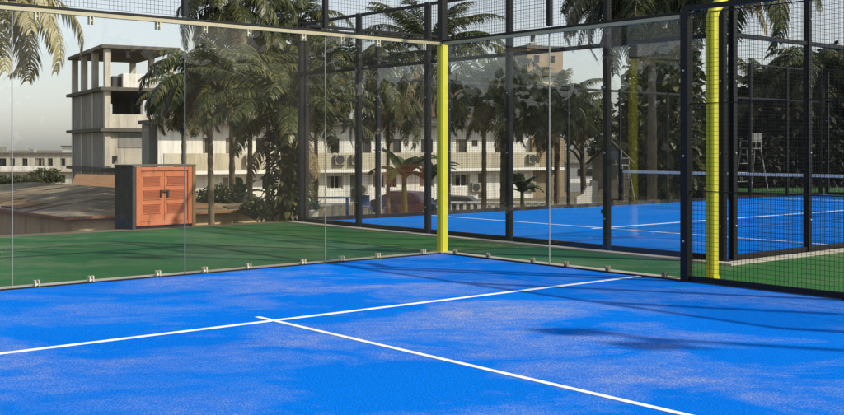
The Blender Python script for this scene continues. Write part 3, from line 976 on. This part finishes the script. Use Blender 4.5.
m = MB(); m.add([(-.1, -.1, 2.28), (3.0, -.1, 2.2), (3.0, 4.1, 2.75), (-.1, 4.1, 2.85), (-.1, -.1, 2.34), (3.0, -.1, 2.26), (3.0, 4.1, 2.81), (-.1, 4.1, 2.91)],
    [(0, 3, 2, 1), (4, 5, 6, 7), (0, 1, 5, 4), (1, 2, 6, 5), (2, 3, 7, 6), (3, 0, 4, 7)]); m.build('roof', M['eave'], h2)

# ------------------------------------------------------------------ walls with openings
def holed(mb, x0, x1, z0, z1, holes, y0, y1):
    xs_ = sorted({x0, x1, *[h[0] for h in holes], *[h[1] for h in holes]})
    zs_ = sorted({z0, z1, *[h[2] for h in holes], *[h[3] for h in holes]})
    for i in range(len(xs_) - 1):
        j = 0
        while j < len(zs_) - 1:
            def solid(jj):
                cx, cz = (xs_[i] + xs_[i + 1]) / 2, (zs_[jj] + zs_[jj + 1]) / 2
                return not any(h[0] < cx < h[1] and h[2] < cz < h[3] for h in holes)
            if solid(j):
                k = j
                while k + 1 < len(zs_) - 1 and solid(k + 1): k += 1
                mb.box(xs_[i], xs_[i + 1], y0, y1, zs_[j], zs_[k + 1]); j = k + 1
            else:
                j += 1

def window(parent, x0, x1, z0, z1, y, frame='white', bars=1):
    m = MB(); t_ = .06
    m.box(x0, x0 + t_, y, y + .08, z0, z1); m.box(x1 - t_, x1, y, y + .08, z0, z1)
    m.box(x0 + t_, x1 - t_, y + .001, y + .079, z0, z0 + t_); m.box(x0 + t_, x1 - t_, y + .001, y + .079, z1 - t_, z1)
    for k in range(bars):
        x = x0 + (x1 - x0) * (k + 1) / (bars + 1)
        m.box(x - .025, x + .025, y + .01, y + .07, z0 + t_, z1 - t_)
    o = m.build('window', M[frame], parent)
    m = MB(); m.box(x0 + t_, x1 - t_, y + .03, y + .045, z0 + t_, z1 - t_); m.build('pane', M['winglass'], o)
    q = R.random()
    if q < .6:
        a = .06 + R.random() * .35
        m = MB(); m.box(x0 + t_ + .001, x0 + t_ + (x1 - x0) * a, y + .022, y + .029, z0 + t_ + .002, z1 - t_ - .002)
        if q < .3: m.box(x1 - t_ - (x1 - x0) * a * .8, x1 - t_ - .001, y + .022, y + .029, z0 + t_ + .002, z1 - t_ - .002)
        m.build('curtain', M['curtain'], o)

# unfinished concrete tower
tw = thing('concrete_tower', 'unfinished grey concrete tower with an open top storey behind the palms', 'building', (X(105, 80.6), 80.6, GZ), radians(28.8))
lv = [z - GZ for z in (.04, 3.04, 6.12, 9.3)]
TW, TD = 5.3, 12.6
for i, z in enumerate(lv):
    m = MB(); e = .42 if i < 3 else .34
    m.bbox(-e, TW + e, -e, TD + e, z - .26, z, .03); m.build('floor_slab' if i < 3 else 'roof_slab', M['slab'], tw)
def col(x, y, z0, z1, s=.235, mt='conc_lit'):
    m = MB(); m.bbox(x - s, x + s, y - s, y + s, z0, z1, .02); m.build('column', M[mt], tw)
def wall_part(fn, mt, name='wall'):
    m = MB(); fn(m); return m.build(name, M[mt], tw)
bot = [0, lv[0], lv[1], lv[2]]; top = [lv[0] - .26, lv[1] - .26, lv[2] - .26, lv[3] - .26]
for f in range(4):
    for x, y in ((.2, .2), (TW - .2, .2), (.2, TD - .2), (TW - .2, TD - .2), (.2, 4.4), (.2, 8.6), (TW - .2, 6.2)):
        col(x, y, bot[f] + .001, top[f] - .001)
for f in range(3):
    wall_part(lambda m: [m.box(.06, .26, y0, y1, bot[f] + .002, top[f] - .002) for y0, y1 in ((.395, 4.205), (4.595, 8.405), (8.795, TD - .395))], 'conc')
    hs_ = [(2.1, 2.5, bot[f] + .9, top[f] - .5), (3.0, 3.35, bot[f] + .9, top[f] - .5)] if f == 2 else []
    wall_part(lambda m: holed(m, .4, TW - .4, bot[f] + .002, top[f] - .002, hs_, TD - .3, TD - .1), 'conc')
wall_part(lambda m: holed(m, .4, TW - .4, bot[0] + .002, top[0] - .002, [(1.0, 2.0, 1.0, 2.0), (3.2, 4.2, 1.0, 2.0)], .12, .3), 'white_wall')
wall_part(lambda m: holed(m, .4, TW - .4, bot[1] + .002, top[1] - .002, [(.55, .95, bot[1] + .3, bot[1] + .9)], .12, .3), 'conc_lit')  # front face in the paler copy, sunlight painted in
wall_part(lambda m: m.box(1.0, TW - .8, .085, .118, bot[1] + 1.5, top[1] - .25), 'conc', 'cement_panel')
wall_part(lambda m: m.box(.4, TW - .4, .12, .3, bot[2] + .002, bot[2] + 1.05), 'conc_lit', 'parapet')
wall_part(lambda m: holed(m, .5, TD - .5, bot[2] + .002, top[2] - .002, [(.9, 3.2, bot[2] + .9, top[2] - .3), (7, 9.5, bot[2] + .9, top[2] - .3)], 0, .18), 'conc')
o = [c for c in children(tw)][-1]; o.rotation_euler = (0, 0, pi / 2); o.location = (TW - .06, 0, 0)
wall_part(lambda m: m.bbox(1.6, 3.4, 1.2, 2.8, bot[3] + .003, bot[3] + 1.15, .03), 'white_wall', 'block_stack')
wall_part(lambda m: m.bbox(.9, 1.5, 1.6, 2.6, bot[3] + .003, bot[3] + .95, .03), 'conc_dark', 'block_stack')
wall_part(lambda m: [m.box(2.4 + k * .12, 2.44 + k * .12, .18, .22, bot[1] + .002, bot[1] + .5) for k in range(3)], 'dark', 'rebar')

# far flats at the left
ff = thing('apartment_block', 'long low cream apartment block far off at the left edge', 'building', (X(38, 180), 180, ground_z(180)), .12)
FW = 19
m = MB()
holes = []
for r_ in range(2):
    for k in range(9):
        x = -FW / 2 + .8 + k * 2.05; z = .9 + r_ * 2.9
        holes.append((x, x + (1.5 if k % 3 == 1 else .85), z if k % 3 != 1 else z - .5, z + 1.25))
holed(m, -FW / 2, FW / 2, 0, 5.7, holes, 0, .25); m.build('wall', M['conc_lit'], ff)
m = MB(); m.box(-FW / 2, FW / 2, .3, 8, 0, 5.6); m.build('rear_block', M['conc'], ff)
m = MB(); m.bbox(-FW / 2 - .3, FW / 2 + .3, -.35, 8.2, 5.72, 6.0, .03); m.build('roof', M['slab'], ff)
m = MB(); m.bbox(-FW / 2, FW / 2, -.7, -.02, 2.75, 2.95, .02); m.build('balcony_slab', M['conc_lit'], ff)
m = MB(); m.bbox(-FW / 2, FW / 2 * .2, -.7, -.58, 2.96, 3.75, .02); m.build('balcony_parapet', M['white_wall'], ff)
for h_ in holes: window(ff, h_[0], h_[1], h_[2], h_[3], .12, 'slab', 1)
for x, s in ((-7, 1.0), (-2, .7), (6.5, 1.3)):
    m = MB(); m.bbox(x, x + s * 1.4, 2, 3.4, 6.02, 6.02 + s * .9, .03); m.build('roof_box', M['conc'], ff)
f2 = thing('apartment_block', 'pale flat-roofed block half hidden behind the concrete tower', 'building', (X(62, 210), 210, ground_z(210)), -.1)
m = MB(); holes = [(k * 2.3 + .7, k * 2.3 + 1.7, z, z + 1.3) for k in range(3) for z in (1, 4.0)]
holed(m, 0, 8, 0, 7.0, holes, 0, .25); m.build('wall', M['white_wall'], f2)
m = MB(); m.box(0, 8, .3, 7, 0, 6.9); m.build('rear_block', M['conc'], f2)
m = MB(); m.bbox(-.2, 8.2, -.2, 7.2, 7.02, 7.25, .03); m.build('roof', M['slab'], f2)
for h_ in holes: window(f2, h_[0], h_[1], h_[2], h_[3], .12, 'slab', 1)

# long white two-storey building, its front running parallel with the tower's
BY = 77.0
BA = radians(28.8)
BP = Vector((X(240, BY), BY, 0))
def LX(px):
    k = (px - 422.0) / F
    return (k * BP.y - BP.x) / (cos(BA) - k * sin(BA))
wb = thing('white_building', 'long white two-storey building with a beige balcony parapet behind the palms', 'building', (BP.x, BP.y, GZ), BA)
xL, xR = LX(160), LX(533)
def WZ(py): return Zp(py, BY) - GZ
slab0, slab1 = WZ(173.5), WZ(170.5)
gw = []
for px0, px1 in ((222, 236), (262, 276), (327, 343), (373, 385), (388, 397), (420, 434), (452, 470), (500, 524)):
    gw.append((LX(px0), LX(px1), WZ(191), WZ(176.5)))
door_ = [(LX(350), LX(357), .02, WZ(176.5)), (LX(478), LX(486), .02, WZ(176.5))]
m = MB(); holed(m, xL, xR, 0, slab0, gw + door_, 0, .25); m.build('ground_floor_wall', M['white_wall'], wb)
for h_ in gw: window(wb, *h_, .1, 'white', 1)
for h_ in door_:
    m = MB(); m.bbox(h_[0] + .002, h_[1] - .002, .09, .14, h_[2], h_[3] - .003, .01); m.build('door', M['slab'], wb)
m = MB(); m.bbox(xL, xR + 2.5, -1.0, 5, slab0 + .002, slab1, .02); m.build('balcony_slab', M['white'], wb)
m = MB(); m.bbox(xL, xR, -.95, -.82, slab1 + .002, WZ(153), .02); m.build('balcony_parapet', M['parapet'], wb)
uw = []
for px0, px1 in ((205, 214), (228, 240), (258, 268), (300, 312), (330, 342), (362, 374), (392, 404), (424, 436), (459, 470), (500, 511)):
    uw.append((LX(px0), LX(px1), WZ(153), WZ(138)))
sm_ = [(LX(475), LX(481), WZ(146), WZ(139)), (LX(282), LX(288), WZ(146), WZ(139))]
zr = WZ(124)
m = MB(); holed(m, xL, xR, slab1 + .002, zr, uw + sm_, .5, .75); m.build('upper_floor_wall', M['white_wall'], wb)
for h_ in uw + sm_: window(wb, *h_, .6, 'slab', 1)
m = MB(); m.bbox(xL - .3, xR + .3, -.7, 5, zr + .002, zr + .28, .03); m.build('roof_slab', M['slab'], wb)
m = MB(); m.box(xL, xR, 3, 5.0, 0, slab0 - .02); m.box(xL, xR, 3, 5, slab1 + .01, zr - .02); m.build('rear_wall', M['conc'], wb)
x0, x1 = LX(405), LX(489); z0 = zr + .75; z1 = z0 + 3.3
m = MB(); m.box(x0 + .5, x1 - .5, .6, 4.6, zr + .281, z0 - .002); m.build('attic_wall', M['white_wall'], wb)
m = MB(); m.add([(x0, -.2, z0), (x1, -.2, z0), (x1, 5, z0), (x0, 5, z0), (x0 + 1.6, 2.4, z1), (x1 - 1.2, 2.4, z1)], [(0, 1, 5, 4), (1, 2, 5), (2, 3, 4, 5), (3, 0, 4), (0, 3, 2, 1)])
m.build('roof', M['roof_brown'], wb)
m = MB(); m.box(xR + .002, LX(565), .1, 4.5, 0, slab0 - .002); m.build('brick_bay', M['brick_wall'], wb)
m = MB(); m.box(xR + .002, LX(565), .1, 4.5, slab1 + .002, WZ(136)); m.build('brick_bay', M['brick_wall'], wb)

def ac(px, z, k, lab):
    p = BP + Vector((cos(BA), sin(BA), 0)) * LX(px) + Vector((sin(BA), -cos(BA), 0)) * (1.26 if k else .31)
    t = thing('air_conditioner', lab, 'air conditioner', (p.x, p.y, GZ + z), BA, 'air conditioners on the white building')
    m = MB(); m.bbox(-.44, .44, 0, .3, -.36, .36, .02); m.build('casing', M['ac_case'], t)
    m = MB(); m.disc_y(-.06, -.02, -.002, 0, .32); m.build('fan_grille', M['dark'], t)
ZA, ZB = WZ(160), WZ(192)
ac(334, ZA, 1, 'left air conditioner of a pair on the balcony parapet')
ac(350, ZA, 1, 'right air conditioner of a pair on the balcony parapet')
ac(361, ZB, 0, 'air conditioner low on the white wall behind the left black post')
ac(475, ZB, 0, 'air conditioner low on the white wall right of the yellow post')
ac(530, ZB, 0, 'air conditioner low on the white wall beside the brick bay')
ac(525, ZA, 1, 'air conditioner on the parapet beside the brick bay')
ac(246, ZA, 1, 'air conditioner on the parapet left of the creeper palm')

# brown stair tower behind
st = thing('stair_tower', 'brown unfinished stair tower rising behind the white building', 'building', (X(528, 99), 99, GZ), radians(26))
zt = Zp(45, 99) - GZ; zs = Zp(72, 99) - GZ
m = MB(); m.box(0, 3.5, 0, 5.2, 0, zs - .32); m.build('shaft', M['conc_lit'], st)
m = MB(); m.bbox(-.5, 4.3, -.5, 5.7, zs - .3, zs, .03); m.build('floor_slab', M['slab'], st)
m = MB(); holed(m, -.2, 3.7, zs + .002, zt - .3, [(.5, 1.1, zs + .9, zt - .9), (2.2, 2.8, zs + .9, zt - .9)], -.2, 0); m.box(-.2, 3.7, .4, 5.4, zs + .002, zt - .302); m.box(-.2, 0, .001, .4, zs + .002, zt - .302); m.box(3.5, 3.7, .001, .4, zs + .002, zt - .302); m.build('tank_room', M['brick_wall'], st)
m = MB(); m.bbox(-.35, 3.85, -.35, 5.55, zt - .298, zt, .03); m.build('roof_slab', M['slab'], st)
m = MB(); m.box(1.9, 2.5, -.03, -.002, 6.5, 9.0); m.build('window', M['winglass'], st)
m = MB(); m.bbox(.9, 1.6, 1, 1.8, zt + .002, zt + .35, .02); m.build('hatch', M['conc'], st)

# grey shed, hut
gs = thing('grey_shed', 'low grey shed with a white band between brick bay and hut', 'shed', (X(568, 104), 104, ground_z(104)), .15)
hz = Zp(163, 104) - ground_z(104)
m = MB(); m.box(0, 6, 0, 5, 0, hz); m.build('wall', plain('shed_grey', (.30, .31, .32), .7), gs)
m = MB(); m.bbox(-.05, 6.05, -.06, -.002, hz * .3, hz * .45, .01); m.build('band', M['white'], gs)
m = MB(); m.bbox(-.3, 6.3, -.3, 5.3, hz + .002, hz + .22, .02); m.build('roof', M['conc'], gs)
m = MB(); m.box(1.0, 5.0, -.05, -.002, hz * .55, hz * .8); m.build('window', M['winglass'], gs)

hu = thing('garden_hut', 'small tan hut with a dark pitched roof behind the thick black post', 'hut', (X(592, 45), 45, GZ), radians(-12))
ze = Zp(160, 45) - GZ; zk = Zp(141, 45) - GZ
m = MB(); m.side([(0, 0), (1.5, 0), (1.5, ze), (.75, zk - .08), (0, ze)], 0, 2.0); m.build('wall', M['parapet'], hu)
m = MB()
for s in (0, 1):
    a, b_ = ((-.25, ze - .18), (.75, zk)) if s == 0 else ((.751, zk), (1.75, ze - .18))
    m.side([a, b_, (b_[0], b_[1] + .07), (a[0], a[1] + .07)], -.25, 2.25)
m.build('roof', M['slab'], hu)
m = MB(); m.bbox(.85, 1.3, -.03, -.002, .01, 2.0, .006); m.build('door', M['bark'], hu)
ch = thing('cream_wall_stub', 'broken cream wall stub beside the garden hut', 'wall', (X(584, 40), 40, GZ), .2)
m = MB(); m.side([(-.3, 0), (.55, 0), (.55, Zp(181, 40) - GZ), (.34, Zp(180, 40) - GZ), (.3, Zp(186, 40) - GZ), (.1, Zp(187, 40) - GZ), (-.02, Zp(194, 40) - GZ), (-.28, Zp(197, 40) - GZ)], 0, .25)
m.build('wall', M['white_wall'], ch)

# ------------------------------------------------------------------ street level bits
def picket(label, px0, px1, Y, py):
    x0, x1 = X(px0, Y), X(px1, Y); h = Zp(py, Y) - GZ
    t = thing('picket_fence', label, 'fence', (x0, Y, GZ), 0, 'white balustrades at street level')
    L = x1 - x0
    m = MB(); m.bbox(0, L, -.1, .1, 0, h * .62, .01); m.build('base_wall', M['conc'], t)
    m = MB(); m.bbox(0, L, -.08, .08, h - .09, h, .01); m.build('top_rail', M['white'], t)
    n = int(L / .34)
    for k in range(n):
        m = MB(); x = (k + .5) * L / n; m.bbox(x - .07, x + .07, -.05, .05, h * .62 + .002, h - .092, .006); m.build('baluster', M['white'], t)
picket('white balustrade seen through glass left of the yellow post', 313, 352, 50, 204)
picket('white balustrade behind the far court right of the yellow post', 440, 560, 52, 201.5)

def car(label, px, Y, z, rz, paint, pal=None):
    t = thing('parked_car', label, 'car', (X(px, Y), Y, z), rz, 'cars parked before the white building')
    prof = [(-2.05, .28), (2.05, .28), (2.1, .55), (2.0, .78), (1.1, .92), (.45, 1.40), (-.9, 1.46), (-1.7, 1.02), (-2.08, .95), (-2.12, .5)]
    m = MB(); n = len(prof)
    rings = []
    for y, ins in ((-.84, .06), (-.78, 0), (.78, 0), (.84, .06)):
        r_ = []
        for (x, zz) in prof:
            tp = max(0, zz - .92) * .28
            yy = y - math.copysign(tp, y)
            r_.append((x * (1 - ins * .4), yy, zz - ins * .3 * (1 if zz > .6 else -1)))
        rings.append(r_)
    m.add([p for r_ in rings for p in r_], [(k * n + i, k * n + (i + 1) % n, (k + 1) * n + (i + 1) % n, (k + 1) * n + i)[::-1] for k in range(3) for i in range(n)] + [tuple(range(n)), tuple(range(4 * n - 1, 3 * n - 1, -1))])
    m.build('body', paint, t)
    def quad(name, p, mt):
        a = [Vector(q) for q in p]; nn = (a[1] - a[0]).cross(a[2] - a[0]).normalized() * .012
        k = len(a); m = MB(); m.add([q + nn for q in a] + [q - nn for q in a], [tuple(range(k)), tuple(range(2 * k - 1, k - 1, -1))] + [(i, k + i, k + (i + 1) % k, (i + 1) % k) for i in range(k)])
        return m.build(name, M[mt], t)
    quad('windscreen', [(1.04, -.68, .97), (1.04, .68, .97), (.5, .60, 1.37), (.5, -.60, 1.37)], 'winglass')
    quad('rear_window', [(-1.62, .66, 1.07), (-1.62, -.66, 1.07), (-.98, -.60, 1.42), (-.98, .60, 1.42)], 'winglass')
    for s in (-1, 1):
        quad('side_window', [(.92, s * .835, .97), (.42, s * .715, 1.36), (-.25, s * .70, 1.39), (-.25, s * .825, .97)], 'winglass')
        quad('side_window', [(-.32, s * .825, .97), (-.32, s * .70, 1.39), (-.85, s * .70, 1.40), (-1.45, s * .82, 1.0)], 'winglass')
        for x in (1.32, -1.32):
            m = MB(); m.disc_y(x, s * .72 - .1, s * .72 + .1, .31, .31, 20); wh = m.build('wheel', M['tyre'], t)
            m = MB(); m.disc_y(x, s * .83 - .012, s * .83 + .012, .31, .19, 14); m.build('rim', M['steel'], wh)
        m = MB(); m.bbox(2.02, 2.09, s * .62 - .16, s * .62 + .16, .6, .74, .01); m.build('headlight', M['white'], t)
        m = MB(); m.bbox(-2.12, -2.05, s * .66 - .12, s * .66 + .12, .72, .9, .01); m.build('tail_light', M['orange'], t)
        m = MB(); m.bbox(.75, .88, s * .92 - .07, s * .92 + .07, .95, 1.06, .01); m.build('mirror', paint, t)
    m = MB(); m.bbox(2.1, 2.14, -.5, .5, .36, .5, .008); m.build('grille', M['dark'], t)
car('dark blue parked car seen between palm trunks behind the orange cabinet', 243, 60, GZ + .02, radians(-62), M['car_blue'])
car('dark blue parked car behind the banana plant', 411, 58, GZ + .35, radians(-28), M['car_blue'])
car('dark brownish parked car behind the balustrade right of the yellow post', 462, 58, GZ + .1, radians(-15), M['car_black'])

bn = thing('blue_table', 'long blue table before the white wall left of a black post', 'table', (X(327, 47), 47, GZ), 0)
zt_ = Zp(197, 47) - GZ
m = MB(); m.bbox(-1.1, 1.0, -.35, .35, zt_ - .06, zt_, .01); m.build('tabletop', M['bluepaint'], bn)
for x in (-.98, .88):
    for y in (-.28, .28):
        m = MB(); m.bbox(x - .04, x + .04, y - .04, y + .04, 0, zt_ - .062, .004); m.build('leg', M['bluepaint'], bn)
def pchair(label, px, rz):
    t = thing('plastic_chair', label, 'chair', (X(px, 46), 46, Zp(207, 46) - .45), rz, 'blue chairs near the court corner')
    m = MB(); m.bbox(-.22, .22, -.22, .22, .42, .46, .01); m.build('seat', M['bluepaint'], t)
    m = MB(); m.bbox(-.22, .22, .2, .24, .5, .95, .01); m.build('backrest', M['bluepaint'], t)
    for sx in (-1, 1):
        for sy in (-1, 1):
            m = MB(); m.tube([(sx * .24, sy * .24, -.5), (sx * .19, sy * .19, .419)], .025, 8); m.build('leg', M['bluepaint'], t)
pchair('blue chair left of two, right of the tall black post', 366, .3)
pchair('blue chair right of two, beside the thin lamp pole', 383, -.5)

# ------------------------------------------------------------------ unseen woods to either side, added to darken the panes' reflections
def wood(name, label, spots, seed):
    rnd = random.Random(seed); m = MB(); m.mat(M['leaf_mid'])
    for (cx, cy_, cz, rx, rz) in spots:
        for i in range(900):
            a = rnd.uniform(0, 2 * pi); q = rnd.random() ** .4; e = math.asin(rnd.uniform(-1, 1))
            p = Vector((cx + rx * q * cos(a) * cos(e), cy_ + rx * q * sin(a) * cos(e), cz + rz * q * sin(e)))
            d = Vector((rnd.gauss(0, 1), rnd.gauss(0, 1), rnd.gauss(0, 1))).normalized()
            sv = d.cross(Vector((rnd.gauss(0, 1), rnd.gauss(0, 1), rnd.gauss(0, 1)))).normalized()
            strip(m, [p, p + d * .35, p + d * .7], [.1, .28, .02], sv)
    tag(m.build(name), label, 'wood', kind='stuff')
rw = random.Random(77)
wood('unseen_tree_belt', 'unseen belt of trees right of the courts, added for dark reflections', [(rw.uniform(34, 40), y, rw.uniform(2.2, 3.6), rw.uniform(2.4, 3.4), rw.uniform(3.2, 5.2)) for y in range(-26, 22, 4)], 1)
wood('unseen_tree_belt', 'unseen belt of trees left of the court, added to darken reflections', [(rw.uniform(-40, -34), y, rw.uniform(1, 2.6), rw.uniform(2.4, 3.4), rw.uniform(3, 4.6)) for y in range(-2, 44, 4)], 2)
